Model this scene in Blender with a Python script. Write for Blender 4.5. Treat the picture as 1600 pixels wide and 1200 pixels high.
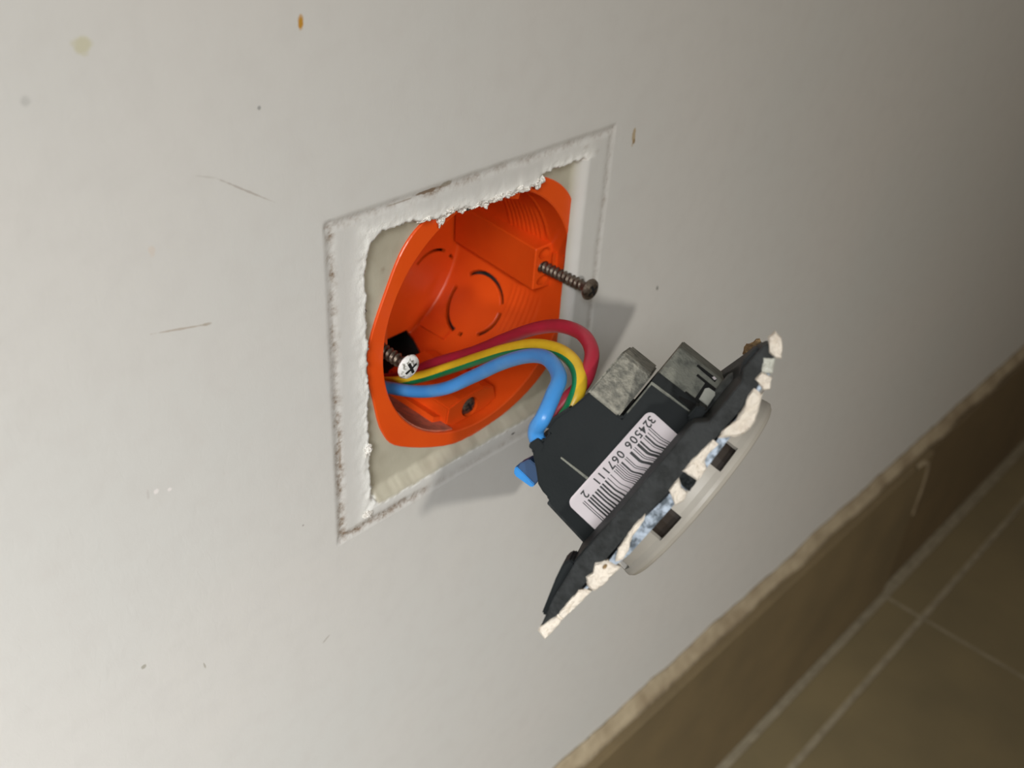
import bpy, bmesh, math, random
from mathutils import Vector, Matrix, noise
for o in list(bpy.data.objects): bpy.data.objects.remove(o)
SC = bpy.context.scene
COL = SC.collection
# All drawing sizes below are millimetres in the wall frame (x right, y up, z out of the wall),
# origin at the socket centre. The floor is 365 mm lower.
H0 = 365.0
def W(p): return Vector((p[0], -p[2], p[1] + H0)) * 0.001
def WD(p): return Vector((p[0], -p[2], p[1]))

# ------------------------------------------------------------------ camera
cam = bpy.data.cameras.new('camera'); camo = bpy.data.objects.new('camera', cam); COL.objects.link(camo)
RX = (0.69121415, 0.06055613, 0.72010829); RY = (-0.36892688, -0.82727164, 0.42369162); RZ = (0.62138229, -0.55852895, -0.54948108)
m = Matrix.Identity(4)
for i, (v, s) in enumerate(((RX, 1), (RY, -1), (RZ, -1))):
    w = WD(v) * s
    for k in range(3): m[k][i] = w[k]
m.translation = W((-160.836, 129.870, 153.157))
camo.matrix_world = m
cam.sensor_width = 36; cam.lens = 36 * 1619.34 / 1600; cam.clip_start = 0.01; cam.clip_end = 50
cam.dof.use_dof = True; cam.dof.focus_distance = 0.225; cam.dof.aperture_fstop = 20
SC.camera = camo
SC.view_settings.view_transform = 'Standard'; SC.view_settings.look = 'None'
SC.view_settings.gamma = 1; SC.view_settings.exposure = 0.0; SC.view_settings.use_curve_mapping = False

# ------------------------------------------------------------------ light
wd = bpy.data.worlds.new('world'); SC.world = wd; wd.use_nodes = True
bg = wd.node_tree.nodes['Background']; bg.inputs[0].default_value = (1.0, 0.89, 0.76, 1); bg.inputs[1].default_value = 0.19
def aim(o, a, b):
    o.location = W(a); o.rotation_euler = (W(b) - W(a)).to_track_quat('-Z', 'Y').to_euler()
def lamp(name, kind, a, b, energy, color, **kw):
    l = bpy.data.lights.new(name, kind); l.energy = energy; l.color = color
    for k, v in kw.items(): setattr(l, k, v)
    o = bpy.data.objects.new(name, l); COL.objects.link(o); aim(o, a, b); return o
lamp('key_lamp', 'SPOT', (-470, 430, 880), (-80, -60, 0), 17.0, (1, .95, .87), spot_size=math.radians(60), spot_blend=1.0, shadow_soft_size=0.022)  # small key lamp, direction taken from the socket's cast shadow
lamp('fill_spot', 'SPOT', (-760, 470, 480), (-268, -75, 0), 90.0, (.97, .985, 1.0), spot_size=math.radians(35.5), spot_blend=1.0, shadow_soft_size=0.2)  # added fill spot; its soft cone edge shapes the darkening to the right

# ------------------------------------------------------------------ node helpers
def newmat(name):
    mt = bpy.data.materials.new(name); mt.use_nodes = True
    return mt, mt.node_tree, mt.node_tree.nodes['Principled BSDF']
def N(nt, typ, **kw):
    n = nt.nodes.new(typ)
    for k, v in kw.items(): setattr(n, k, v)
    return n
def ramp(nt, src, a, b, ca=(0, 0, 0, 1), cb=(1, 1, 1, 1)):
    r = N(nt, 'ShaderNodeValToRGB'); r.color_ramp.elements[0].position = a; r.color_ramp.elements[1].position = b
    r.color_ramp.elements[0].color = ca; r.color_ramp.elements[1].color = cb
    nt.links.new(src, r.inputs[0]); return r
def mixc(nt, fac, a, b):
    x = N(nt, 'ShaderNodeMix', data_type='RGBA')
    if isinstance(fac, (int, float)): x.inputs[0].default_value = fac
    else: nt.links.new(fac, x.inputs[0])
    for i, v in ((6, a), (7, b)):
        if isinstance(v, tuple): x.inputs[i].default_value = v if len(v) == 4 else (*v, 1)
        else: nt.links.new(v, x.inputs[i])
    return x.outputs[2]
def noi(nt, scale, detail=4, rough=.55, dist=0, vec=None):
    n = N(nt, 'ShaderNodeTexNoise'); n.inputs['Scale'].default_value = scale; n.inputs['Detail'].default_value = detail
    n.inputs['Roughness'].default_value = rough; n.inputs['Distortion'].default_value = dist
    if vec is None:
        tc = N(nt, 'ShaderNodeTexCoord'); vec = tc.outputs['Object']
    nt.links.new(vec, n.inputs['Vector']); return n
def bump(nt, bs, src, dist, strength=1.0):
    b = N(nt, 'ShaderNodeBump'); b.inputs['Distance'].default_value = dist; b.inputs['Strength'].default_value = strength
    nt.links.new(src, b.inputs['Height']); nt.links.new(b.outputs[0], bs.inputs['Normal']); return b
def mat(name, c, rough=.5, c2=None, sc=300, lo=.4, hi=.65, metal=0, bd=0.0, bsc=1200, spec=.5, sss=0):
    mt, nt, bs = newmat(name)
    bs.inputs['Base Color'].default_value = (*c, 1); bs.inputs['Roughness'].default_value = rough
    bs.inputs['Metallic'].default_value = metal; bs.inputs['Specular IOR Level'].default_value = spec
    n = noi(nt, sc, 5)
    r = ramp(nt, n.outputs[0], lo, hi)
    c2 = c2 or tuple(x * .86 for x in c)
    nt.links.new(mixc(nt, r.outputs[0], c, c2), bs.inputs['Base Color'])
    if bd:
        n2 = noi(nt, bsc, 3); bump(nt, bs, n2.outputs[0], bd)
    if sss:
        bs.inputs['Subsurface Weight'].default_value = sss; bs.inputs['Subsurface Radius'].default_value = (.004, .0012, .0005)
        bs.inputs['Subsurface Scale'].default_value = 1
    return mt

M = {}
M['orange'] = mat('orange_plastic', (.76, .086, .008), .32, (.72, .075, .007), 60, bd=.00003, bsc=700)
M['orange_dusty'] = mat('dusty_orange_plastic', (.45, .13, .075), .8, (.30, .10, .065), 500, .45, .6, bd=.0002, bsc=1500)
M['dark'] = mat('dark_grey_plastic', (.013, .016, .017), .55, (.010, .013, .014), 90, bd=.00002, bsc=2500, spec=.12)
M['dark_dusty'] = mat('scuffed_dark_plastic', (.022, .025, .026), .6, (.010, .012, .012), 350, .42, .6, bd=.0001, bsc=1500, spec=.25)
M['grey_dusty'] = mat('dusty_lit_grey_plastic', (.22, .225, .19), .75, (.11, .115, .10), 420, .45, .68, bd=.00025, bsc=1700)  # dust grey, lightened to paint in the light on the front block
M['grey_rough'] = mat('gritty_lit_grey', (.33, .32, .27), .9, (.15, .15, .13), 700, .38, .66, bd=.0004, bsc=1700)  # gritty dust, paler to paint in the light on the rear block
M['mid_grey'] = mat('lit_grey_plastic', (.085, .09, .088), .6, (.03, .033, .033), 350, .42, .62, bd=.0001, bsc=1500, spec=.3)  # lighter grey that paints the light on the claw post
M['slot'] = mat('recess_shade_black', (.004, .004, .004), .8)  # near-black that paints the shade inside slits and screw crosses
M['white_plastic'] = mat('off_white_plastic', (.42, .395, .345), .45, (.38, .355, .31), 120, bd=.00001)
M['clear'] = mat('pale_grey_plastic', (.55, .56, .50), .35)
M['label'] = mat('paper_label', (.76, .69, .71), .55, (.72, .66, .68), 60, spec=.3)
M['ink'] = mat('black_ink', (.008, .008, .008), .5)
M['plaster'] = mat('broken_plaster', (.76, .70, .61), .9, (.62, .54, .45), 350, .5, .75, bd=.0004, bsc=1300)
M['plaster_white'] = mat('crumbly_white_plaster', (.84, .82, .77), .9, (.62, .58, .52), 500, .45, .7, bd=.0008, bsc=1500)
M['zinc'] = mat('scratched_zinc', (.30, .35, .41), .5, (.06, .075, .09), 600, .42, .58, metal=.6, bd=.00008, bsc=900)
M['screw'] = mat('tarnished_steel', (.20, .165, .13), .38, (.085, .06, .045), 900, .4, .62, metal=.75, bd=.0001, bsc=2500)
M['screw_white'] = mat('paint_smeared_steel', (.80, .80, .78), .5, (.16, .15, .12), 800, .52, .64, metal=.1, bd=.0002, bsc=1800)
M['blue'] = mat('blue_insulation', (.055, .27, .66), .33, (.10, .33, .68), 160, .5, .75, bd=.00003, bsc=900)
M['yellow'] = mat('yellow_insulation', (.80, .52, .025), .35, (.70, .43, .02), 160)
M['green'] = mat('green_insulation', (.005, .24, .085), .4)
M['red'] = mat('red_insulation', (.42, .018, .045), .4, (.36, .02, .04), 160)
M['blue_cap'] = mat('bright_blue_plastic', (.0, .22, .62), .4)
M['blue_dark'] = mat('dark_blue_plastic', (.0, .045, .14), .5)
M['brown'] = mat('brown_fluff', (.33, .22, .10), .95, (.16, .10, .05), 900)
M['copper'] = mat('copper', (.6, .25, .1), .35, metal=1)

# ------------------------------------------------------------------ object helpers
def tagp(o, label=None, cat=None, group=None, kind=None):
    if label: o['label'] = label
    if cat: o['category'] = cat
    if group: o['group'] = group
    if kind: o['kind'] = kind
    return o
def link(name, me, mt=None, parent=None, smooth=False):
    o = bpy.data.objects.new(name, me); COL.objects.link(o)
    if mt is not None:
        for x in (mt if isinstance(mt, (list, tuple)) else [mt]): me.materials.append(M[x] if isinstance(x, str) else x)
    if parent is not None: o.parent = parent
    if smooth:
        for p in me.polygons: p.use_smooth = True
    return o
def from_bm(name, bm, mt=None, parent=None, smooth=False, normals=True):
    if normals: bmesh.ops.recalc_face_normals(bm, faces=bm.faces)
    me = bpy.data.meshes.new(name); bm.to_mesh(me); bm.free(); return link(name, me, mt, parent, smooth)
def empty(name, matrix=None, parent=None):
    o = bpy.data.objects.new(name, None); COL.objects.link(o); o.empty_display_size = .01
    if matrix is not None: o.matrix_world = matrix
    if parent: o.parent = parent
    return o
def prism(pts, a, b, f=lambda p: p):
    """closed polygon pts (p,q) extruded along the third coordinate from a to b; f maps (p,q,r)->3D"""
    bm = bmesh.new()
    lo = [bm.verts.new(f((p, q, a))) for p, q in pts]; hi = [bm.verts.new(f((p, q, b))) for p, q in pts]
    n = len(pts)
    bm.faces.new(lo); bm.faces.new(hi[::-1])
    for i in range(n): bm.faces.new((lo[i], lo[(i + 1) % n], hi[(i + 1) % n], hi[i]))
    return bm
def bevel(bm, w, seg=2, ang=30):
    bmesh.ops.recalc_face_normals(bm, faces=bm.faces)
    es = [e for e in bm.edges if len(e.link_faces) == 2 and e.calc_face_angle(0) > math.radians(ang)]
    bmesh.ops.bevel(bm, geom=es, offset=w, segments=seg, affect='EDGES', clamp_overlap=True)
    return bm
def box(x0, x1, y0, y1, z0, z1, f=lambda p: p):
    return prism([(x0, y0), (x1, y0), (x1, y1), (x0, y1)], z0, z1, f)
def lathe(prof, seg=48, f=lambda p: p, close=True):
    """prof (r, z)"""
    bm = bmesh.new(); rings = []
    for r, z in prof:
        if r < 1e-6: rings.append([bm.verts.new(f((0, 0, z)))])
        else: rings.append([bm.verts.new(f((r * math.cos(2 * math.pi * k / seg), r * math.sin(2 * math.pi * k / seg), z))) for k in range(seg)])
    for A, B in zip(rings, rings[1:]):
        for k in range(seg):
            a0, a1, b0, b1 = A[k % len(A)], A[(k + 1) % len(A)], B[k % len(B)], B[(k + 1) % len(B)]
            vs = []
            for v in (a0, a1, b1, b0):
                if v not in vs: vs.append(v)
            if len(vs) > 2: bm.faces.new(vs)
    return bm
def applybool(o, cutters):
    for c in cutters:
        md = o.modifiers.new('b', 'BOOLEAN'); md.operation = 'DIFFERENCE'; md.object = c; md.solver = 'EXACT'
    dg = bpy.context.evaluated_depsgraph_get(); dg.update()
    me = bpy.data.meshes.new_from_object(o.evaluated_get(dg))
    o.modifiers.clear(); old = o.data; o.data = me; bpy.data.meshes.remove(old)
    for c in cutters:
        cm = c.data; bpy.data.objects.remove(c); bpy.data.meshes.remove(cm)
mm = lambda p: Vector(p) * .001
rnd = random.Random(4)
def fn(x, y, s=1.0, sd=0.0): return noise.fractal(Vector((x * s, y * s, sd)), 1.0, 2.0, 4)

# ------------------------------------------------------------------ wall
CX, CY = 2.9, -2.3
def y_top(x):
    base = 32.3
    if -24 < x < 18.5:
        t = min(1, (x + 24) / 5, (18.5 - x) / 1.6)
        base = 32.3 - t * (1.5 if x < -7 else 2.1 + .35 * math.sin(x * 1.1))
    if 12 < x < 18: base -= .5
    return base + .55 * fn(x, 0, .55, 3.1) + .25 * fn(x, 0, 2.2, 8.0)
def x_left(y): return -36.2 + .7 * fn(0, y, .22, 5.5) + .35 * fn(0, y, 1.3, 2.0) + (.9 if y > 26 else 0) * (y - 26) / 5
def y_bot(x): return -41.0 + .012 * x + .35 * fn(x, 0, .25, 9.1) + .06 * fn(x, 0, 1.0, 1.0)
def x_right(y): return 35.2 + .12 * fn(0, y, .1, 7.5)
def smooth(a, b, v):
    t = max(0, min(1, (v - a) / (b - a))); return t * t * (3 - 2 * t)
def wall_height(x, y):
    dl, dr, dt, db = x - x_left(y), x_right(y) - x, y_top(x) - y, y - y_bot(x)
    d = min(dl, dt, db)                        # >0 inside the recess
    # rounded corners
    if dl < 4 and dt < 4 and dl > -1 and dt > -1: d = 4 - math.hypot(4 - dl, 4 - dt)
    if x < -30 and y < -35: d = min(d, math.hypot(x + 37.2, y + 42.2) - 3.3)
    din = smooth(-.35, .45, d) * smooth(-.8, 3.2, dr)
    raw = smooth(.0, .7, d) * smooth(.5, 3.0, dr)
    if db < min(dl, dt): raw = smooth(-.45, -.1, d) * smooth(.5, 3.0, dr)
    z = -3.2 * din
    dout = max(-dl, -dt, -db, -dr) if not (din > .5) else 0
    if db < min(dl, dt): z = -3.2 * smooth(-.3, 3.4, db) * smooth(-.8, 3.2, dr) * smooth(-.3, 2.0, min(dl, d + 2))
    lip = 0
    if d < .45 and din < .9:
        q = -d
        side = 1.0 if dl <= min(dt, db) + .01 else (.9 if dt <= db else .14)
        wd_ = 3.4 if side == 1.0 else (2.9 if side > .5 else 2.2)
        if dr < 0: side *= max(0, 1 + dr / 3)
        lip = side * math.exp(-(q / wd_) ** 2) * (1 - smooth(6.5, 8.5, q))
        z += lip * (-.30 * math.exp(-(q / 2.6) ** 2) + .25 * fn(x, y, .5, 1.7) + .12 * fn(x, y, 2, 4.4))
    # trace left by the old cover plate: a shallow dirty groove with a paint ridge
    ex = [abs(x + 45.8 + .25 * fn(0, y, .12, 2)), abs(x - 43.6 + .25 * fn(0, y, .12, 7)), abs(y - 38.0 + .25 * fn(x, 0, .12, 4)), abs(y + 45.4 + .25 * fn(x, 0, .12, 6))]
    iny = -46.8 < y < 39.4; inx = -47.2 < x < 45.0
    g = 0; dirt = 0
    for k, (dd, ok) in enumerate(((ex[0], iny), (ex[1], iny), (ex[2], inx), (ex[3], inx))):
        if not ok: continue
        a = math.exp(-(dd / .95) ** 2)
        if k == 1: a *= .55
        if k == 3: a *= 1 - .85 * smooth(-25, -15, x)
        g = max(g, a)
        pat = .5 + .9 * fn(x, y, .35 if k != 2 else .2, 11) + .55 * fn(x, y, 2.2, 12)
        amt = {0: 1.0 + .8 * smooth(5, -20, y), 1: .8, 2: .65, 3: 2.2}[k]
        dirt = max(dirt, math.exp(-(dd / 1.15) ** 2) * amt * max(0, pat) * (a / max(1e-6, math.exp(-(dd / .95) ** 2))))
    z -= .32 * g * (1 - din)
    # inner field inside the trace is a little lower on the left/top
    if din < .5 and inx and iny: z -= .12
    # pits in the exposed filler, brown scabs
    for (px, py, r, k) in ((-36.3, 15, .9, 1), (-29.6, 21.5, .55, 1), (-17.7, 37.6, .9, 1), (-15.5, 37.9, .8, 1), (-13.5, 38.3, .7, .8), (-19.8, 37.5, .5, .8), (-44.9, 12, .9, .55), (-45.2, 8, .8, .5), (21, 28.7, .45, .8), (12, -41.5, .25, 1), (38.5, 33.5, .4, .6), (33.7, 35.8, .4, .7)):
        q = math.hypot((x - px) / (1.0 if abs(py) < 30 else 1.7), y - py)
        if q < 2.5 * r: dirt = max(dirt, k * math.exp(-(q / r) ** 2))
    return z, raw, max(lip * (1 - raw), (1 - raw) * smooth(-3, -.2, z)*0 ), min(1, dirt)
def edge_white(x, y):
    if not -38 < x < 34: return 0
    q = abs(y - y_bot(x) + .5)
    return max(0, 1 - q / .7) * max(0, min(1, .55 + 1.2 * fn(x, y, .7, 21)))
def build_wall():
    def axis(lo, hi, step, a, b):
        out = [lo]; v = lo
        n = int(round((hi - lo) / step)); out = [lo + (hi - lo) * i / n for i in range(n + 1)]
        return a + out + b
    xs = axis(-52, 52, .5, [-900, -500, -300, -200, -140, -100, -75, -60], [60, 75, 100, 140, 200, 300, 450, 700, 1100, 1700])
    ys = axis(-52, 46, .5, [-372, -320, -250, -180, -120, -85, -65], [55, 75, 110, 170, 300, 600, 1200, 2135])
    nx, ny = len(xs), len(ys)
    vs, att = [], []
    for y in ys:
        for x in xs:
            if abs(x) < 53 and -53 < y < 47: z, r, l, d = wall_height(x, y)
            else: z, r, l, d = 0, 0, 0, 0
            if abs(x) > 51.9 or y > 45.9 or y < -51.9: z = 0
            vs.append(W((x, y, z))); att.append((r, max(l, edge_white(x, y) if abs(x) < 53 and -53 < y < 47 else 0), d, z))
    faces = []
    for j in range(ny - 1):
        for i in range(nx - 1):
            idx = (j * nx + i, j * nx + i + 1, (j + 1) * nx + i + 1, (j + 1) * nx + i)
            cx, cy = (xs[i] + xs[i + 1]) / 2, (ys[j] + ys[j + 1]) / 2
            if math.hypot(cx - CX, cy - CY) < 34.6 and all(att[k][3] < -2.2 for k in idx): continue
            faces.append(idx)
    me = bpy.data.meshes.new('wall_back'); me.from_pydata(vs, [], faces); me.update()
    ca = me.color_attributes.new('wear', 'FLOAT_COLOR', 'POINT')
    for i, (r, l, d, z) in enumerate(att): ca.data[i].color = (r, l, d, 1)
    return me
def spot_list(nt, col, spots):
    tc = N(nt, 'ShaderNodeTexCoord'); sep = N(nt, 'ShaderNodeSeparateXYZ'); nt.links.new(tc.outputs['Object'], sep.inputs[0])
    nz = noi(nt, 700, 3)
    for (x, y, rx, ry, ang, c, k) in spots:
        mp = N(nt, 'ShaderNodeMapping', vector_type='TEXTURE')
        mp.inputs['Location'].default_value = (x * .001, 0, (y + H0) * .001)
        mp.inputs['Rotation'].default_value = (0, -math.radians(ang), 0)
        mp.inputs['Scale'].default_value = (rx * .001, 1, ry * .001)
        nt.links.new(tc.outputs['Object'], mp.inputs[0])
        ln = N(nt, 'ShaderNodeVectorMath', operation='LENGTH'); nt.links.new(mp.outputs[0], ln.inputs[0])
        ad = N(nt, 'ShaderNodeMath', operation='MULTIPLY_ADD'); nt.links.new(nz.outputs[0], ad.inputs[0]); ad.inputs[1].default_value = 1.2; ad.inputs[2].default_value = -.6
        su = N(nt, 'ShaderNodeMath', operation='ADD'); nt.links.new(ln.outputs[1], su.inputs[0]); nt.links.new(ad.outputs[0], su.inputs[1])
        r = ramp(nt, su.outputs[0], .55, 1.05, (k, k, k, 1), (0, 0, 0, 1))
        col = mixc(nt, r.outputs[0], col, c)
    return col
SPOTS = []   # filled from measurements (wall mm): x, y, rx, ry, angle, colour, strength
SPOTS += [(-50.3, 78.7, .7, 1.4, 0, (.50, .25, .03), 1), (-90.2, 81.3, 1.7, 1.9, 0, (.50, .47, .28), .6), (-60.1, 65.4, .5, .5, 0, (.25, .25, .24), .8),
          (53.1, 34.2, .9, 2.8, 0, (.38, .26, .10), .7), (53.4, 32.6, .7, .9, 0, (.25, .15, .05), .8), (75.4, -18.8, .6, 1.1, 20, (.10, .10, .08), .8), (14.4, -43.6, .9, .35, 0, (.04, .03, .03), 1),
          (-100.1, 74.7, .9, .9, 0, (.40, .40, .38), .5), (-64.5, 51.0, 7.2, .25, -34, (.36, .32, .28), .6), (-72, 55.5, 2.5, .2, -20, (.40, .37, .33), .4),
          (-80.5, 27.9, 6.2, .26, -11.6, (.36, .29, .22), .6), (-75.5, 26.9, 1.6, .4, -10, (.33, .27, .2), .6),
          (-99.7, -49.1, .7, .8, 0, (.3, .28, .22), .7), (-86.1, -59.6, .3, 1.3, 10, (.3, .28, .22), .6), (-52.3, -76.2, 1.6, .4, 30, (.35, .32, .28), .6), (-57, -34.5, .4, .4, 0, (.25, .22, .2), .6),
          (-90.4, -5.5, .8, .7, 0, (.80, .76, .74), .8), (-87.7, -6.5, .6, .5, 0, (.80, .76, .74), .8), (-92.2, -5.3, .4, 1.4, 0, (.45, .42, .4), .4),
          (-19.2, 38.4, 4.2, .55, 0, (.16, .10, .05), .85), (-27, 38.0, 4.0, .25, 0, (.30, .25, .2), .7), (-13.8, 38.7, 1.8, .8, 0, (.30, .27, .21), .8),
          (-84, 45, .8, 1.4, 0, (.62, .5, .4), .35), (-45.4, -20, .5, 5, 0, (.25, .18, .12), .5), (-36.4, 15, .8, 1.9, 0, (.22, .13, .07), .8)]
def wall_mat():
    mt, nt, bs = newmat('painted_plaster')
    at = N(nt, 'ShaderNodeAttribute', attribute_name='wear'); sep = N(nt, 'ShaderNodeSeparateColor'); nt.links.new(at.outputs['Color'], sep.inputs[0])
    n1 = noi(nt, 9, 3); n2 = noi(nt, 140, 4)
    base = mixc(nt, ramp(nt, n1.outputs[0], .35, .65).outputs[0], (.62, .605, .575), (.60, .60, .575))
    base = mixc(nt, ramp(nt, n2.outputs[0], .45, .9).outputs[0], base, (.585, .572, .545))
    base = spot_list(nt, base, SPOTS)
    rawc = mixc(nt, ramp(nt, noi(nt, 120, 5).outputs[0], .4, .7).outputs[0], (.45, .425, .335), (.38, .35, .27))
    col = mixc(nt, sep.outputs[0], base, rawc)
    col = mixc(nt, sep.outputs[1], col, (.93, .93, .89))
    dn = noi(nt, 900, 5, .75)
    dr = ramp(nt, dn.outputs[0], .38, .6)
    dmul = N(nt, 'ShaderNodeMath', operation='MULTIPLY'); nt.links.new(sep.outputs[2], dmul.inputs[0])
    da = N(nt, 'ShaderNodeMath', operation='MULTIPLY_ADD'); nt.links.new(dr.outputs[0], da.inputs[0]); da.inputs[1].default_value = -.75; da.inputs[2].default_value = 1.0
    nt.links.new(da.outputs[0], dmul.inputs[1])
    col = mixc(nt, dmul.outputs[0], col, (.20, .135, .085))
    nt.links.new(col, bs.inputs['Base Color']); bs.inputs['Roughness'].default_value = .55; bs.inputs['Specular IOR Level'].default_value = .35
    tc = N(nt, 'ShaderNodeTexCoord'); mp = N(nt, 'ShaderNodeMapping'); mp.inputs['Scale'].default_value = (1, 1, .55); nt.links.new(tc.outputs['Object'], mp.inputs[0])
    b1 = noi(nt, 420, 5, .6, .6, mp.outputs[0]); b2 = noi(nt, 55, 3, .5, .3); b3 = noi(nt, 2200, 2)
    s1 = N(nt, 'ShaderNodeMath', operation='MULTIPLY_ADD'); nt.links.new(b2.outputs[0], s1.inputs[0]); s1.inputs[1].default_value = .9; nt.links.new(b1.outputs[0], s1.inputs[2])
    lm = N(nt, 'ShaderNodeMath', operation='MULTIPLY'); nt.links.new(b3.outputs[0], lm.inputs[0]); nt.links.new(sep.outputs[1], lm.inputs[1])
    s2 = N(nt, 'ShaderNodeMath', operation='MULTIPLY_ADD'); nt.links.new(lm.outputs[0], s2.inputs[0]); s2.inputs[1].default_value = 2.0; nt.links.new(s1.outputs[0], s2.inputs[2])
    bump(nt, bs, s2.outputs[0], .00006)
    return mt
wall = link('wall_back', build_wall(), wall_mat(), None, True); tagp(wall, kind='structure', label='off-white painted plaster wall with a square recess round the box')
def on_wall(name, bm, mt, parent=wall, **kw): return from_bm(name, bm, mt, parent, **kw)
# dark hollow of the wall behind the box
cav = lathe([(39.5, -3.35), (39.5, -62), (0, -62)], 32, lambda p: W((p[0] + CX, p[1] + CY, p[2])))
on_wall('wall_cavity', cav, mat('raw_masonry', (.05, .045, .04), .95))
def rock(cx, cy, cz, sx, sy, sz, sd, sub=2, amp=.35, f=W):
    bm = bmesh.new(); bmesh.ops.create_icosphere(bm, subdivisions=sub, radius=1)
    for v in bm.verts:
        k = 1 + amp * noise.noise(v.co * 1.6 + Vector((sd, 0, 0))) + amp * .5 * noise.noise(v.co * 4 + Vector((0, sd, 0)))
        v.co = f((cx + v.co.x * k * sx, cy + v.co.y * k * sy, cz + v.co.z * k * sz))
    return bm
crs = random.Random(12)
CK = [(-13.6, 29.9, -2.0, .8, 1.9, .9), (-38.1, -42.2, .1, 1.1, .8, .7), (-37.3, -22.8, -.5, 1.0, 1.5, .8), (-7.3, 30.4, -1.7, .9, .8, .8), (10.2, 29.7, -1.9, .45, .8, .5)]
x = -20.0
while x < 17.5:
    sz_ = crs.uniform(.7, 1.5); CK.append((x, 31.4 - (1.0 if x > -6 else 0) + crs.uniform(-.25, .6), crs.uniform(-1.7, -.7), sz_ * crs.uniform(.8, 1.5), sz_ * crs.uniform(.5, .9), sz_ * .8)); x += sz_ * crs.uniform(.8, 1.3)
for k, (x, y, z, sx, sy, sz) in enumerate(CK):
    on_wall('plaster_chunk', rock(x, y, z, sx, sy, sz, k * 3.7, 3, .95), 'plaster_white')
on_wall('pebble', rock(-5.0, 30.0, -2.2, 1.0, .95, .9, 9.1, amp=.15), mat('dark_grey_pebble', (.06, .065, .06), .6, (.14, .15, .13), 900))['label'] = 'dark grey pebble bedded in the plaster edge'

# ------------------------------------------------------------------ skirting and floor
TILE = mat('brown_stone_tile', (.19, .140, .070), .6, (.15, .112, .058), 22, .35, .7, bd=.0002, bsc=90)
TILE_B = mat('darker_brown_stone_tile', (.15, .105, .05), .6, (.12, .085, .042), 22, .35, .7, bd=.0002, bsc=90)
TILEF = mat('brown_floor_tile', (.27, .215, .112), .6, (.215, .175, .095), 16, .35, .7, bd=.0002, bsc=60)
GROUT = mat('beige_grout', (.38, .33, .23), .85, (.29, .25, .17), 120, bd=.0004, bsc=400)
CAULK = mat('smeared_filler', (.40, .33, .22), .8, (.27, .21, .13), 60, .4, .65, bd=.0006, bsc=250)
bb = empty('baseboard_back'); tagp(bb, kind='structure', label='brown stone skirting tiles along the foot of the wall')
YT = -241.0
JX = 396
def tile(x0, x1, y0, y1, z0, z1, parent, mt, name='tile', bev=.8):
    bm = box(x0, x1, y0, y1, z0, z1, W); bevel(bm, bev * .001, 1); return from_bm(name, bm, mt, parent)
tile(JX - 601, JX - 1.2, -361.5, YT, .3, 9.0, bb, TILE); tile(JX + 1.2, JX + 600, -361.5, YT - 1, .3, 6.6, bb, TILE_B)
tile(JX - 1203, JX - 603.4, -361.5, YT, .3, 8.4, bb, TILE)
from_bm('grout', box(JX - 1.6, JX + 1.6, -361, YT - 4, .4, 7.3, W), GROUT, bb)
# filler bead on top of the skirting, curling over the joint
bm = bmesh.new(); prev = None
n = 260
for i in range(n + 1):
    x = -300 + 1300 * i / n
    h = 5.0 + 2.2 * fn(x, 0, .02, 3) + 1.4 * fn(x, 0, .11, 5); t = 5.2 + 1.8 * fn(x, 0, .03, 8)
    ring = [(x, YT + h + 3, .05), (x, YT + h, .9), (x, YT + h * .45, t * .62), (x, YT - .2, t), (x, YT - .6, .2)]
    vs_ = [bm.verts.new(W(p)) for p in ring]
    if prev:
        for k in range(len(ring)): bm.faces.new((prev[k], prev[(k + 1) % 5], vs_[(k + 1) % 5], vs_[k]))
    else: bm.faces.new(vs_)
    prev = vs_
bm.faces.new(prev[::-1]); from_bm('filler_bead', bm, CAULK, bb, True)
bm = bmesh.new(); prev = None
pth = [(JX - 26, YT - .5), (JX - 14, YT - 2.5), (JX - 5, YT - 9), (JX - 1.5, YT - 20), (JX, YT - 34), (JX, YT - 52)]
for i, (x, y) in enumerate(pth):
    a, b = Vector(pth[max(0, i - 1)]), Vector(pth[min(len(pth) - 1, i + 1)]); d = (b - a).normalized(); nn = Vector((-d.y, d.x)); w_ = [1.6, 2.2, 2.5, 2.2, 1.6, .8][i]
    vs_ = [bm.verts.new(W((x + nn.x * s * w_, y + nn.y * s * w_, z))) for s, z in ((-1, 8.2), (-.6, 9.7), (.6, 9.7), (1, 8.2))]
    if prev:
        for k in range(3): bm.faces.new((prev[k], prev[k + 1], vs_[k + 1], vs_[k]))
    prev = vs_
from_bm('filler_smear', bm, CAULK, bb, True)
fl = empty('floor'); tagp(fl, kind='structure', label='brown tiled floor below the wall')
from_bm('grout_bed', box(-1400, 2100, -375, -365.35, -5, 2400, W), GROUT, fl)
FX = JX
for i in range(-3, 4):
    x0 = FX + i * 450
    tile(x0 + 1.0, x0 + 449, -374, -365, 12.6, 35.6, fl, TILEF, bev=.5)
    for j in range(5):
        tile(x0 + 1.0, x0 + 449, -374, -365, 39.2 + j * 450, 39.2 + j * 450 + 447, fl, TILEF, bev=.5)

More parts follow.
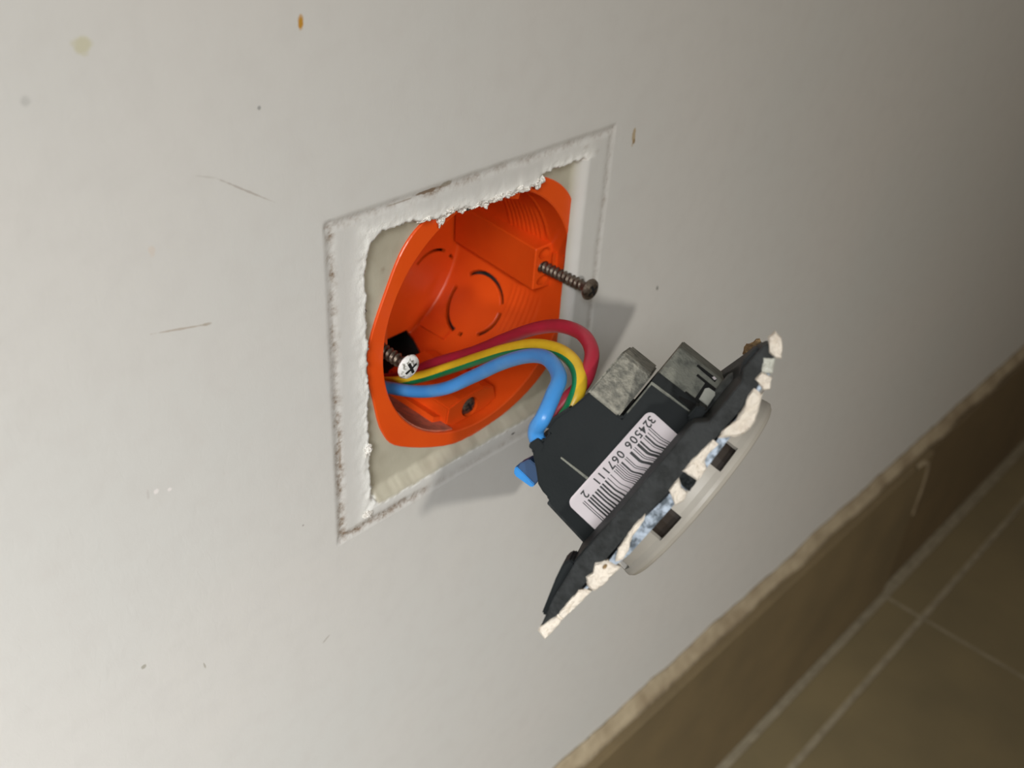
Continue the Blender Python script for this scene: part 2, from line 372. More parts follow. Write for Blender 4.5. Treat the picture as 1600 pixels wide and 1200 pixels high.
# ------------------------------------------------------------------ orange back box
def BX(p): return W((p[0] + CX, p[1] + CY, p[2]))
ZF = -2.6
jb = empty('junction_box', Matrix.Translation(W((CX, CY, ZF)))); inv = jb.matrix_world.inverted()
tagp(jb, 'orange plastic round wall box with wires and screws, set in the square recess', 'junction box')
def jpart(name, bm, mt='orange', smooth=False, parent=None):
    bmesh.ops.transform(bm, matrix=inv, verts=bm.verts)
    return from_bm(name, bm, mt, parent or jb, smooth)
def cup():
    bm = bmesh.new(); seg = 220; R = 33.0; D = -45.5
    zs = [ZF - .2 - .0 * i for i in range(1)] + [-3.2 - i * .42 for i in range(0, 101)]
    zs = [z for z in zs if z > D] + [D]
    rings = []
    for z in zs:
        ring = []
        for k in range(seg):
            a = 2 * math.pi * k / seg; ad = math.degrees(a); ad = ad - 360 if ad > 180 else ad
            r = R
            r1 = smooth(12, 14, ad) * (1 - smooth(30, 34 , ad)) * smooth(-26, -25, z) * (1 - smooth(-12.5, -11.5, z))
            r2 = smooth(-46, -42, ad) * (1 - smooth(-20, -16, ad)) * smooth(-22, -21, z) * (1 - smooth(-11, -10, z))
            r3 = smooth(-120, -116, ad) * (1 - smooth(-100, -97, ad)) * smooth(-22, -21, z) * (1 - smooth(-6, -5, z))
            r -= .28 * max(r1, r2, r3) * (.5 + .5 * math.sin(z * 2 * math.pi / 1.68))
            r -= .35 * math.exp(-((z + 10.6) / .35) ** 2) * smooth(14, 18, ad) * (1 - smooth(60, 64, ad))
            r -= .5 * (1 - smooth(D, D + .8, z))
            ring.append(bm.verts.new(BX((r * math.cos(a), r * math.sin(a), z))))
        rings.append(ring)
    out = [[bm.verts.new(BX((34.3 * math.cos(2 * math.pi * k / seg), 34.3 * math.sin(2 * math.pi * k / seg), z))) for k in range(seg)] for z in (ZF - .2, D - 1.2)]
    for A, B in zip(rings, rings[1:]):
        for k in range(seg): bm.faces.new((A[k], A[(k + 1) % seg], B[(k + 1) % seg], B[k]))
    for k in range(seg):
        bm.faces.new((out[0][k], out[1][k], out[1][(k + 1) % seg], out[0][(k + 1) % seg]))
        bm.faces.new((rings[0][k], out[0][k], out[0][(k + 1) % seg], rings[0][(k + 1) % seg]))
    bm.faces.new(rings[-1]); bm.faces.new(out[1][::-1])
    return bm
cupo = jpart('cup', cup(), 'orange', True)
cuts = []
def arc_cut(center, ex, ey, nrm, r, w_, a0, a1, depth=3.5, seg=14):
    """curved slot cutter: center in box coords, plane axes ex, ey, normal nrm"""
    bm = bmesh.new(); prev = None
    c, ex, ey, nrm = Vector(center), Vector(ex), Vector(ey), Vector(nrm)
    for i in range(seg + 1):
        a = math.radians(a0 + (a1 - a0) * i / seg); d = ex * math.cos(a) + ey * math.sin(a)
        vs_ = [bm.verts.new(BX(c + d * (r + s * w_ / 2) + nrm * q)) for s, q in ((-1, -depth), (1, -depth), (1, depth), (-1, depth))]
        if prev:
            for k in range(4): bm.faces.new((prev[k], prev[(k + 1) % 4], vs_[(k + 1) % 4], vs_[k]))
        else: bm.faces.new(vs_)
        prev = vs_
    bm.faces.new(prev[::-1])
    o = jpart('cutter', bm); return o
# side knock-out (lower right wall)
th = math.radians(-36); rd = Vector((math.cos(th), math.sin(th), 0)); tn = Vector((-math.sin(th), math.cos(th), 0))
cc = rd * 33 + Vector((0, 0, -32))
for a0, a1 in ((-62, 46), (62, 120), (150, 158), (170, 262),):
    cuts.append(arc_cut(cc, tn, (0, 0, 1), rd, 9.6, 1.15, a0 + 20, a1 + 20, 4.5))
# back knock-out
for a0, a1 in ((62, 140), (30, 44)):
    cuts.append(arc_cut((22.0, -14.5, -45.5), (1, 0, 0), (0, 1, 0), (0, 0, 1), 8.8, 1.0, a0 - 6, a1 - 6, 3))
# cable entry low on the left: large rectangular opening
e1 = []
for a, z in ((-95, -33), (-72, -33), (-60, -44.3), (-95, -44.3)): pass
bm = bmesh.new()
qa = [(-112, -24.5), (-90, -24.5), (-77, -32), (-68, -43.0), (-66, -48), (-112, -48)]
lo = [bm.verts.new(BX((31.0 * math.cos(math.radians(a)), 31.0 * math.sin(math.radians(a)), z))) for a, z in qa]
hi = [bm.verts.new(BX((36.0 * math.cos(math.radians(a)), 36.0 * math.sin(math.radians(a)), z))) for a, z in qa]
bm.faces.new(lo); bm.faces.new(hi[::-1])
for i in range(6): bm.faces.new((lo[i], lo[(i + 1) % 6], hi[(i + 1) % 6], hi[i]))
cuts.append(jpart('cutter', bm))
cuts.append(jpart('cutter', prism([(-14, -27.5), (-14, -36), (17, -36), (13.5, -27.5)], -50, -44.4, lambda p: BX(p))))
for c in cuts: c.parent = None; c.matrix_world = jb.matrix_world
bpy.context.view_layer.update()
applybool(cupo, cuts)
for p in cupo.data.polygons:
    if abs(p.normal.y) > .8: p.use_smooth = False
# flange
FL = [(-34, 4.8), (-29.3, 15.8), (-24, 25.2), (-17, 30.3), (-5, 33.0), (5, 33.6), (16, 32.0), (25.5, 28.4), (32.2, 22.8), (35.6, 15.8), (38.3, 3.8), (38.4, -7), (36.8, -16), (33.8, -23), (28.8, -30), (20, -35.2), (9, -38.1), (-6.5, -38.1), (-24.8, -29.6), (-30.6, -22.4), (-33.2, -12), (-34.6, -4)]
def spl(pts, k=6, closed=True):
    out = []; n_ = len(pts)
    rng = range(n_) if closed else range(n_ - 1)
    for i in rng:
        g = (lambda j: Vector(pts[j % n_])) if closed else (lambda j: Vector(pts[max(0, min(n_ - 1, j))]))
        p0, p1, p2, p3 = g(i - 1), g(i), g(i + 1), g(i + 2)
        for s in range(k):
            t = s / k
            out.append(.5 * ((2 * p1) + (-p0 + p2) * t + (2 * p0 - 5 * p1 + 4 * p2 - p3) * t * t + (-p0 + 3 * p1 - 3 * p2 + p3) * t ** 3))
    if not closed: out.append(Vector(pts[-1]))
    return out
fo = spl([(x, y) for x, y in FL], 5)
bm = bmesh.new(); rr = []
for z, inner in ((ZF, 1), (ZF - .9, 1)): pass
n = len(fo)
angs = [math.atan2(p.y - CY, p.x - CX) for p in fo]
ri = [[bm.verts.new(W((CX + r * math.cos(a), CY + r * math.sin(a), z))) for a in angs] for r, z in ((33.0, ZF - 1.2), (33.0, ZF - .25), (33.3, ZF))]
ro = [[bm.verts.new(W((CX + (p.x - CX) * s, CY + (p.y - CY) * s, z))) for p in fo] for s, z in ((.994, ZF), (1, ZF - .2), (1, ZF - .75))]
L = ri + ro
for A, B in zip(L, L[1:] + L[:1]):
    for k in range(n): bm.faces.new((A[k], A[(k + 1) % n], B[(k + 1) % n], B[k]))
jpart('flange', bm, 'orange', False)
# screw posts left and right: blocks with three holes
def post(sign, name='screw_post'):
    xa, xb = (28.6, 35.6)
    f = lambda p: W((CX + sign * (p[0] - CX), p[1], p[2]))
    bm = prism([(xa, -6.9), (35.9, -8.0), (35.9, 5.4), (xa + .2, 5.4)], -44.8, -9.4, f)
    # draft: the block tapers to the wall with depth
    for v in bm.verts:
        q = v.co
        if abs(q.x * 1000 - CX) < 28 and q.y > .03: q.x = (CX + sign * 29.8) * .001
    bevel(bm, .0003, 1)
    o = jpart(name, bm, 'orange')
    cs = []
    for yy, d_, r in ((3.2, -14, 1.6), (-1.0, -17, 1.7), (-5.0, -14, 1.4)):
        b2 = bmesh.new(); ring0, ring1 = [], []
        for k in range(24):
            a = 2 * math.pi * k / 24
            ring0.append(b2.verts.new(f((32.3 + 2.3 * math.cos(a), yy + r * math.sin(a), -9)))); ring1.append(b2.verts.new(f((32.3 + 2.2 * math.cos(a), yy + r * math.sin(a), d_))))
        b2.faces.new(ring0); b2.faces.new(ring1[::-1])
        for k in range(24): b2.faces.new((ring0[k], ring0[(k + 1) % 24], ring1[(k + 1) % 24], ring1[k]))
        c = jpart('cutter', b2); c.parent = None; c.matrix_world = jb.matrix_world; cs.append(c)
    bpy.context.view_layer.update(); applybool(o, cs)
    return o
post(1); post(-1)
for y0 in (-1.0, 1.6): pass
jpart('rib', box(35.0, 36.1, -4.5, 3.0, -5.5, -4.7, W)); jpart('rib', box(34.6, 36.1, -4.5, 3.0, -8.2, -7.4, W))
# bottom lug that holds a third screw
bm = prism([(-5.6, -28.6), (-1.5, -27.6), (7.5, -27.4), (11.5, -29), (12.5, -33.2), (8, -35), (-4, -35), (-6.5, -33.5)], -30, -5.6, W); bevel(bm, .0004, 2)
lug = jpart('lug', bm)
b2 = lathe([(0, -5), (3.0, -5), (2.9, -9.0), (0, -9.0)], 24, lambda p: W((2.3 + p[0], -31.6 + p[1], p[2])))
c = jpart('cutter', b2); c.parent = None; c.matrix_world = jb.matrix_world; bpy.context.view_layer.update(); applybool(lug, [c])
# dusty ledge in the lower left and a thin ledge at the left
def shell(a0, a1, z0, z1, r0, r1, seg=20):
    bm = bmesh.new(); prev = None
    for i in range(seg + 1):
        a = math.radians(a0 + (a1 - a0) * i / seg)
        vs_ = [bm.verts.new(BX((r * math.cos(a), r * math.sin(a), z))) for r, z in ((r0, z0), (r1, z0), (r1, z1), (r0, z1))]
        if prev:
            for k in range(4): bm.faces.new((prev[k], prev[(k + 1) % 4], vs_[(k + 1) % 4], vs_[k]))
        else: bm.faces.new(vs_)
        prev = vs_
    bm.faces.new(prev[::-1]); return bm
o = jpart('dusty_patch', shell(-148, -106, -26, -3.6, 32.55, 33.0), 'orange_dusty'); o['label'] = 'mauve plaster dust lying in the bottom of the orange box'
jpart('ledge', shell(-134, -122, -44, -27, 31.2, 33.1)); jpart('ledge', shell(-112, -106, -30, -8, 31.0, 33.0))
jpart('stiffener', shell(-60, -54, -44.5, -34, 31.8, 33.1)); jpart('stiffener', shell(125, 129, -45, -5, 31.9, 33.1))
# latch tongue at the top of the mouth
jpart('latch', shell(70, 76, -13, -3.2, 30.6, 33.0)); jpart('latch', shell(92, 96, -9, -3.2, 31.0, 33.0))
# raised rim on the back plate
bm = bmesh.new()
for i in range(1): pass
jpart('back_rib', box(6.0, 27.0, 5.6, 7.6, -45.4, -42.4, W))

# ------------------------------------------------------------------ screws
def screw(name, base, head, r, rh, mt_s, mt_h, label, length=None, parent_m=None):
    a, b = Vector(base), Vector(head); ax = (b - a); Lr = ax.length; ax.normalize()
    u_ = ax.cross(Vector((0, 1, 0))).normalized(); v_ = ax.cross(u_)
    root = empty(name, Matrix.Translation(W(a))); iv = root.matrix_world.inverted()
    f = lambda p: iv @ W(a + u_ * p[0] + v_ * p[1] + ax * p[2])
    tagp(root, label, 'screw', 'screws in the box')
    bm = bmesh.new(); seg = 20; pitch = 1.45; steps = int(Lr / .16); rings = []
    for i in range(steps + 1):
        z = Lr * i / steps; ring = []
        for k in range(seg):
            t = 2 * math.pi * k / seg; ph = (z / pitch - k / seg) % 1
            th_ = max(0, 1 - abs(ph - .5) / .28)
            amp = min(1, max(0, (Lr - 1.2 - z) / 1.5)) * min(1, z / 3 + .2)
            rr_ = r * (.70 + .34 * th_ * amp + (.06 * (1 - amp)))
            if z < 3: rr_ *= .35 + .65 * z / 3
            ring.append(bm.verts.new(f((rr_ * math.cos(t), rr_ * math.sin(t), z))))
        rings.append(ring)
    for A, B in zip(rings, rings[1:]):
        for k in range(seg): bm.faces.new((A[k], A[(k + 1) % seg], B[(k + 1) % seg], B[k]))
    bm.faces.new(rings[0][::-1]); bm.faces.new(rings[-1])
    from_bm('shank', bm, mt_s, root, True)
    hd = from_bm('head', lathe([(0, Lr - .9), (r * .8, Lr - .9), (rh * .92, Lr + .15), (rh, Lr + .55), (rh * .93, Lr + 1.15), (rh * .62, Lr + 1.75), (0, Lr + 2.0)], 32, f), mt_h, root)
    cs = []
    for an in (25, 115):
        t = math.radians(an); c_, s_ = math.cos(t), math.sin(t)
        g = lambda p: f((p[0] * c_ - p[1] * s_, p[0] * s_ + p[1] * c_, p[2]))
        cw = .17 if mt_h == 'screw_white' else .12
        from_bm('recess_shade_cross', prism([(-rh * .55, -rh * cw), (rh * .55, -rh * cw), (rh * .55, rh * cw), (-rh * .55, rh * cw)], Lr + .72, Lr + (1.72 if an == 25 else 1.70), g), 'slot', root)  # black cross set in the cut, painting in its shade
        cs.append(from_bm('cutter', prism([(-rh * .62, -rh * .14), (rh * .62, -rh * .14), (rh * .62, rh * .14), (-rh * .62, rh * .14)], Lr + .7, Lr + 3, g), 'slot'))
    for c in cs: c.matrix_world = root.matrix_world
    bpy.context.view_layer.update(); applybool(hd, cs)
    for p in hd.data.polygons: p.use_smooth = False
    return root
screw('screw', (33.2, -1.4, -24), (32.4, -0.9, 6.6), 1.7, 3.0, 'screw', 'screw', 'tarnished screw with round head sticking out of the right post of the orange box')
screw('screw', (-25.5, -3.0, -24), (-25.2, -3.9, -.2), 1.7, 3.15, 'screw', 'screw_white', 'screw with white paint on its head sticking out at the left of the orange box')
screw('screw', (2.3, -31.6, -26), (2.3, -31.6, -7.4), 1.8, 2.7, 'screw', 'screw', 'small dark screw sunk in the bottom lug of the orange box')

# ------------------------------------------------------------------ the socket pulled out of the wall
DM = Matrix(((0.5925597, -0.7677594, 0.2437589), (0.7768584, 0.4646654, -0.4249436), (0.2129881, 0.4411707, 0.8717824)))
DC = Vector((-11.72373, -1.12505, 64.34226))
def dev(u, w, n): return DC + DM @ Vector((u, w, n))          # -> wall frame mm
mw = Matrix.Identity(4)
for i in range(3):
    c_ = WD(DM.col[i])
    for k in range(3): mw[k][i] = c_[k]
mw.translation = W(DC)
sk = empty('socket', mw)
tagp(sk, 'dark grey power socket with barcode sticker and white round front, hanging from its wires', 'socket')
def L3(p): return Vector((p[0], p[1], p[2])) * .001           # (u, w, n)
def UN(p): return Vector((p[0], p[2], p[1])) * .001           # polygon (u,n) swept along w
def UW(p): return Vector((p[0], p[1], p[2])) * .001           # polygon (u,w) swept along n
def spart(name, bm, mt='dark', smooth=False, parent=None, bev=0, label=None):
    if bev: bevel(bm, bev * .001, 2)
    o = from_bm(name, bm, mt, parent or sk, smooth)
    if label: o['label'] = label
    return o
HS = [(-19.6, -1.2), (-19.5, -2.3), (-18.2, -12.6), (-17.5, -13.4), (-17.3, -15.0), (-16.7, -16.6), (-14.6, -18.8), (-13.0, -20.8), (-12.3, -21.4), (-12.1, -22.4), (-11.3, -22.6), (-9.7, -22.2), (-9.4, -21.2), (-7.4, -21.1), (-7.1, -22.0), (-4.4, -22.1), (-.6, -20.9), (3.9, -20.1), (3.9, -12.2), (12.75, -12.2), (13.3, -1.2)]
hb = prism(HS, 17, -16, UN); spart('housing', hb, 'dark', bev=.35)
spart('side_plate', prism([(-20.6, -2.2), (-19.2, -12.9), (-18.2, -12.9), (-19.4, -2.2)], 14.6, -14, UN), 'dark_dusty', bev=.15)
# gritty rear block and the taller front block
spart('terminal_block', prism([(3.2, 16.9), (4.1, 16.9), (12.6, 8.4), (13.2, 6.8), (13.2, -15), (3.2, -15)], -20.3, -12.8, UW), 'grey_rough', bev=.5, label='rear block with gritty grey dust, light painted into its pale tone')
spart('terminal_block', prism([(5.0, 16.9), (12.9, 16.9), (20.6, 9.0), (21.0, 8.0), (21.0, -15), (5.0, -15)], -12.15, -.9, UW), 'grey_dusty', bev=.25, label='taller front block dusted grey, light painted into its tone')
# slightly rubbed edge strip where the dark side meets the dusty block
E2 = Vector((1, -1, 0)).normalized()
def chamfer(name, pts, mt, lift=.12, thick=.3, base=29.8, label=None):
    """flat piece on the sloping face u+w=base; pts (u, n)"""
    bm = bmesh.new(); nrm = Vector((1, 1, 0)).normalized()
    lo = [bm.verts.new((Vector((u, base - u, n)) + nrm * (lift - thick)) * .001) for u, n in pts]; hi = [bm.verts.new((Vector((u, base - u, n)) + nrm * lift) * .001) for u, n in pts]
    bm.faces.new(lo[::-1]); bm.faces.new(hi)
    for i in range(len(pts)): bm.faces.new((lo[i], lo[(i + 1) % len(pts)], hi[(i + 1) % len(pts)], hi[i]))
    return spart(name, bm, mt, label=label)
chamfer('edge_strip', [(13.0, -12.3), (14.9, -12.3), (15.1, -1.0), (13.2, -1.0)], 'dark_dusty', .10)
chamfer('slot', [(20.1, -7.3), (20.4, -7.3), (20.5, -2.6), (19.9, -2.6)], 'slot', .14)  # near-black strips laid on the face paint the shade of open slits
chamfer('slot', [(18.7, -6.2), (19.0, -6.2), (19.0, -1.2), (18.6, -1.2)], 'slot', .14)
chamfer('slot', [(15.0, -6.0), (15.3, -6.0), (15.4, -1.0), (14.9, -1.0)], 'slot', .14)
chamfer('slot', [(13.5, -6.4), (13.9, -6.4), (14.5, -3.8), (14.5, -1.0), (13.3, -1.0)], 'slot', .15)
chamfer('slot', [(15.3, -3.8), (18.6, -4.0), (18.6, -1.1), (15.3, -1.1)], 'slot', .13)
chamfer('clip_window', [(15.6, -3.1), (17.6, -3.4), (18.1, -2.9), (18.2, -1.1), (15.6, -1.1)], 'clear', .45, .5, label='pale translucent square clip')
chamfer('white_fleck', [(20.1, -3.6), (20.5, -3.4), (20.4, -2.7), (20.0, -2.9)], 'label', .2)
# raised line on the dark side
spart('rib', prism([(-9.75, -16.4), (-9.45, -16.5), (-9.2, -9.9), (-9.7, -9.9)], 16.9, 17.35, UN), 'grey_dusty', label='thin grey moulding line on the dark side')
spart('catch', prism([(-12.2, -22.4), (-11.4, -22.9), (-9.5, -22.3), (-9.8, -20.3), (-11.4, -20.0)], 17.3, 12, UN), 'dark', bev=.15)
spart('catch', prism([(-7.2, -22.6), (-6.2, -22.9), (-1.0, -21.4), (-1.4, -20.8), (-7.0, -21.8)], 16.2, 10, UN), 'dark_dusty', bev=.15)
# blue release lever at the lower back corner
bm = prism([(-15.4, -21.2), (-17.6, -22.2), (-19.3, -21.4), (-19.3, -17.2), (-15.6, -17.0)], 10.5, 5, UN); 
lv = spart('release_lever', bm, 'blue_dark', bev=.2, label='blue plastic release lever')
bm = prism([(-18.2, -22.4), (-19.2, -22.2), (-19.9, -21.4), (-19.6, -17.2), (-18.6, -17.0)], 11.0, 4.5, UN)
spart('lever_edge', bm, 'blue_cap', parent=lv, bev=.2, label='bright blue edge')
# barcode sticker
def rounded(x0, x1, y0, y1, r, k=5, corners=(1, 1, 1, 1)):
    out = []
    for i, (cx, cy, a0) in enumerate(((x0 + r, y0 + r, 180), (x1 - r, y0 + r, 270), (x1 - r, y1 - r, 0), (x0 + r, y1 - r, 90))):
        if corners[i]: out += [(cx + r * math.cos(math.radians(a0 + 90 * j / k)), cy + r * math.sin(math.radians(a0 + 90 * j / k))) for j in range(k + 1)]
        else: out.append(((x0, y0), (x1, y0), (x1, y1), (x0, y1))[i])
    return out
lab0 = rounded(-16.2, 8.3, -9.6, -.9, 1.5, corners=(1, 1, 0, 0))
def skew(u, n):  # the sticker sits a touch askew
    return (u + .0 + (n + 5) * -.06, n + (u + 4) * .035 + .0)
lb = spart('barcode_label', prism([skew(*p) for p in lab0], 17.0, 17.12, UN), 'label', label='white sticker with a black barcode and digits 324506 067111 2')
# EAN-13 bars of 3245060671112
Lc = ['0001101', '0011001', '0010011', '0111101', '0100011', '0110001', '0101111', '0111011', '0110111', '0001011']
Gc = [''.join('1' if c == '0' else '0' for c in s)[::-1] for s in Lc]; Rc = [''.join('1' if c == '0' else '0' for c in s) for s in Lc]
par = ['LLLLLL', 'LLGLGG', 'LLGGLG', 'LLGGGL', 'LGLLGG', 'LGGLLG', 'LGGGLL', 'LGLGLG', 'LGLGGL', 'LGGLGL']
digs = [3, 2, 4, 5, 0, 6, 0, 6, 7, 1, 1, 1, 2]
bits = '101' + ''.join((Lc if par[3][i] == 'L' else Gc)[digs[1 + i]] for i in range(6)) + '01010' + ''.join(Rc[d] for d in digs[7:]) + '101'
bm = bmesh.new(); u_hi, u_lo = 5.9, -14.0; mod = (u_hi - u_lo) / len(bits)
i = 0
while i < len(bits):
    if bits[i] == '1':
        j = i
        while j < len(bits) and bits[j] == '1': j += 1
        a_, b_ = u_hi - i * mod - .02, u_hi - j * mod + .02
        n0 = -6.9 if not (i < 3 or i >= 92 or 45 <= i < 50) else -7.3
        prev = None
        for k in range(13):
            n_ = n0 + (-1.05 - n0) * k / 12
            cu = (a_ + b_) / 2
            env = math.exp(-((cu + 1.0) / 7.0) ** 2)
            wav = env * 1.15 * smooth(-4.6, -2.0, n_)
            wav -= env * .25 * smooth(-2.2, -1.2, n_)
            vs_ = [bm.verts.new(UN((*skew(a_ + wav, n_), 17.16))), bm.verts.new(UN((*skew(b_ + wav, n_), 17.16)))]
            if prev: bm.faces.new((prev[0], prev[1], vs_[1], vs_[0]))
            prev = vs_
        i = j
    else: i += 1
spart('barcode_bars', bm, 'ink', parent=lb)
def digit(ch, u, n, size):
    cu = bpy.data.curves.new('t', 'FONT'); cu.body = ch; cu.size = size * .001; cu.align_x = 'CENTER'; cu.align_y = 'CENTER'; cu.offset = .00004
    to = bpy.data.objects.new('t', cu); COL.objects.link(to); bpy.context.view_layer.update()
    me = bpy.data.meshes.new_from_object(to.evaluated_get(bpy.context.evaluated_depsgraph_get())); bpy.data.objects.remove(to)
    su, sn = skew(u, n)
    for v in me.vertices: v.co = Vector((su * .001 - v.co.x, .01717, sn * .001 + v.co.y))
    return link('digit', me, 'ink', lb)
uu = [7.0, 5.9, 4.6, 3.3, 1.9, .5, -1.9, -3.3, -4.7, -6.1, -7.5, -8.9, -12.4]
for ch, u in zip('3245060671112', uu): digit(ch, u, -8.1, 2.3)

# plate edge and its back
FP = [(-33.4, .8), (-32.8, .2), (-27.3, -1.3), (-19.5, -2.4), (13.5, -2.2), (15.3, -.3), (24.2, -.5), (26, -1.7), (31.2, -1.6), (32.8, -.8), (32.4, .8), (26, 2.0), (22, 2.5), (10, 2.3), (0, 2.2), (-7, 1.5), (-16, 1.4), (-33.2, 1.3)]
bm = bmesh.new(); near = [bm.verts.new(L3((u, 33, n))) for u, n in FP]; mid = [bm.verts.new(L3((u * .985, 20, max(n, -2.4)))) for u, n in FP]
far = [bm.verts.new(L3(((u if u < 0 else u * .62), -31, max(n, -1.0) if u > 0 else max(n, -1.0)))) for u, n in FP]
for A, B in ((near, mid), (mid, far)):
    for k in range(len(FP)): bm.faces.new((A[k], A[(k + 1) % len(FP)], B[(k + 1) % len(FP)], B[k]))
bm.faces.new(near[::-1]); bm.faces.new(far)
spart('mounting_frame', bm, 'dark_dusty', bev=.2)
spart('frame_lip', prism([(-20.2, -2.6), (-18.6, -2.7), (-12.9, -2.5), (-1.7, -2.0), (9.4, -1.5), (12.2, -1.3), (13.6, -1.5), (13.6, 0), (-20.2, 0)], 18.0, 32.4, UN), 'dark', bev=.4)
spart('frame_step', prism([(-31.5, -1.0), (-24.5, -3.2), (-21.5, -3.9), (-20, -3.4), (-20, -1.5), (-31, 0)], 31.6, 24, UN), 'dark', bev=.3)
spart('frame_step', prism([(12.4, -3.2), (15.6, -3.2), (16.1, -1.2), (12.6, -1.0)], 17.0, 24, UN), 'dark', bev=.4)
spart('frame_step', prism([(24.5, -1.2), (27, -2.5), (30.5, -2.2), (30, -1.2)], 30.5, 24, UN), 'dark_dusty', bev=.25)
# claw tower near the top
bm = lathe([(0, 0), (1.7, 0), (1.8, .4), (1.8, 8.4), (1.3, 9.5), (0, 9.8)], 20, lambda p: L3((14.2 + p[2], 10.8 + p[0] * 1.2, .1 + p[1])))
spart('claw_post', bm, 'mid_grey', True)
spart('claw_post', prism([(23.5, -.6), (25.5, -1.6), (27.5, -1.2), (24, .8)], 17, 9, UN), 'dark', bev=.4)
# metal carrier
spart('metal_bracket', prism([(-32.6, 1.4), (-16, 2.0), (-7, 1.6), (0, 2.4), (9, 2.7), (22, 2.9), (30, .9), (31.4, 1.0), (28, 2.4), (18, 4.0), (8, 4.5), (-12, 4.0), (-16, 3.2), (-20, 2.4), (-32.6, 1.6)], 32.9, -30, UN), 'zinc', bev=.12, label='scratched zinc carrier plate along the edge')
def sliver(name, pts, w0, mt, thick=1.2, sd=0, amp=.35, lift=.8, label=None):
    pts = [Vector(p) for p in pts]; out = []
    for i, p in enumerate(pts):
        q = pts[(i + 1) % len(pts)]; k = max(1, int((q - p).length / .55))
        for s in range(k):
            r_ = p.lerp(q, s / k); d = (q - p).normalized(); nn = Vector((-d.y, d.x))
            r_ = r_ + nn * amp * .55 * noise.noise(Vector((r_.x * 1.7, r_.y * 1.7, sd))); out.append(r_)
    c = sum(out, Vector((0, 0))) / len(out); bm = bmesh.new(); rings = []
    for s, w_, a in ((1, w0 - thick, 0), (1, w0, .12), (.86, w0 + lift * .75, .35), (.55, w0 + lift, .4), (.25, w0 + lift, .4)):
        rings.append([bm.verts.new(L3(((c + (p - c) * s).x, w_ + a * noise.noise(Vector((p.x * 1.3 * s, p.y * 1.3, sd + s))), (c + (p - c) * s).y))) for p in out])
    for A, B in zip(rings, rings[1:]):
        for k in range(len(out)): bm.faces.new((A[k], A[(k + 1) % len(out)], B[(k + 1) % len(out)], B[k]))
    bm.faces.new(rings[0][::-1]); bm.faces.new(rings[-1])
    return spart(name, bm, mt, label=label)
CH = dict(
 A=[(-33.8, .3), (-33, .1), (-30.6, .7), (-29.2, 1.3), (-29, 2.4), (-31.6, 2.6), (-34.2, 2.3)],
 B=[(-29.3, 1.2), (-25.8, 1.1), (-23, 1.2), (-22, 2), (-21.6, 3.1), (-25, 2.9), (-29, 2.4)],
 C=[(-20.2, .6), (-18.8, 1), (-17.2, .3), (-15.3, 1.7), (-15.2, 2.9), (-14.7, 4.2), (-16.3, 4.1), (-19.6, 4), (-21.2, 3.4), (-21.4, 2)],
 D=[(-14.6, 2.9), (-12.4, 1.7), (-7.3, 1.25), (-4.2, 1.5), (-5.5, 2.1), (-9, 2.3), (-11.5, 3.4), (-13.4, 3.7)],
 E=[(1.5, 1.9), (4.4, 1.8), (3.5, 3.2), (3.3, 4.8), (1.5, 5.1), (.1, 4.5)],
 F=[(5.6, 1.6), (8.1, 1.6), (10.6, 1.8), (13.3, 2.1), (13.3, 3.3), (11.3, 3), (9.6, 3.4), (8.6, 4.6), (6, 4.7)],
 H=[(14.1, 2.7), (15.4, 2.4), (18.2, 2.9), (20.9, 2.6), (22.9, 1.8), (24.7, 1.8), (24.6, 3.3), (25.4, 3.3), (23.1, 4.3), (20.5, 5.6), (18.8, 5.8), (16.6, 5.2), (16, 4.6)],
 I=[(25.9, 1), (27.6, 1), (28, 3), (26.2, 4), (25.3, 3.3)],
 K=[(32.9, -1.9), (34.4, -1.7), (34.2, -.3), (33, 1.1), (31.4, 2.2), (30.8, 1.3), (30.9, -.2)])
for i, (k, v) in enumerate(CH.items()): sliver('plaster_chunk', v, 33.0, 'plaster', sd=i * 5.3, lift=.9 if k in 'CEHIK' else .55)
sliver('grey_fragment', [(29.6, -.4), (30.9, 1.2), (28.5, 2.7), (27.4, 1)], 32.8, 'clear', lift=.5, sd=3)
sliver('gap_shade_piece', [(4.4, 1.9), (5.8, 1.9), (6.1, 4.6), (3.6, 4.9), (3.6, 3.2)], 32.9, 'dark', lift=.4, sd=8)  # dark piece painting in the shade of a gap between plaster chunks
bm = lathe([(0, 0), (.55, 0), (.5, -.5), (0, -.5)], 16, lambda p: L3((-16.3 + p[0], 33.95 + p[2], 2.0 + p[1] * .6)))
spart('pit', bm, 'brown')
spart('fluff', rock(29.0, -16, 1.0, 1.9, 2.2, 1.9, 5.5, 3, .6, L3), 'brown', label='tuft of brown fluff caught on the far corner')
# white round front with clip windows
prof = [(0, 1.5), (22.0, 1.5), (22.3, 2.2), (22.4, 7.4), (22.7, 8.6), (22.75, 9.3), (22.2, 10.0), (21.8, 10.2), (21.5, 10.0), (21.4, 4.2), (0, 4.0)]
dc = spart('round_cover', lathe(prof, 160, L3), 'white_plastic')
cs = []
def wcut(a0, a1, n0, n1, depth=3.0):
    bm = bmesh.new(); prev = None
    for i in range(9):
        a = math.radians(a0 + (a1 - a0) * i / 8)
        vs_ = [bm.verts.new(L3((r * math.sin(a), r * math.cos(a), n_))) for r, n_ in ((24, n0), (24, n1), (22.4 - depth, n1), (22.4 - depth, n0))]
        if prev:
            for k in range(4): bm.faces.new((prev[k], prev[(k + 1) % 4], vs_[(k + 1) % 4], vs_[k]))
        else: bm.faces.new(vs_)
        prev = vs_
    bm.faces.new(prev[::-1]); o = from_bm('cutter', bm, 'slot'); o.matrix_world = sk.matrix_world; return o
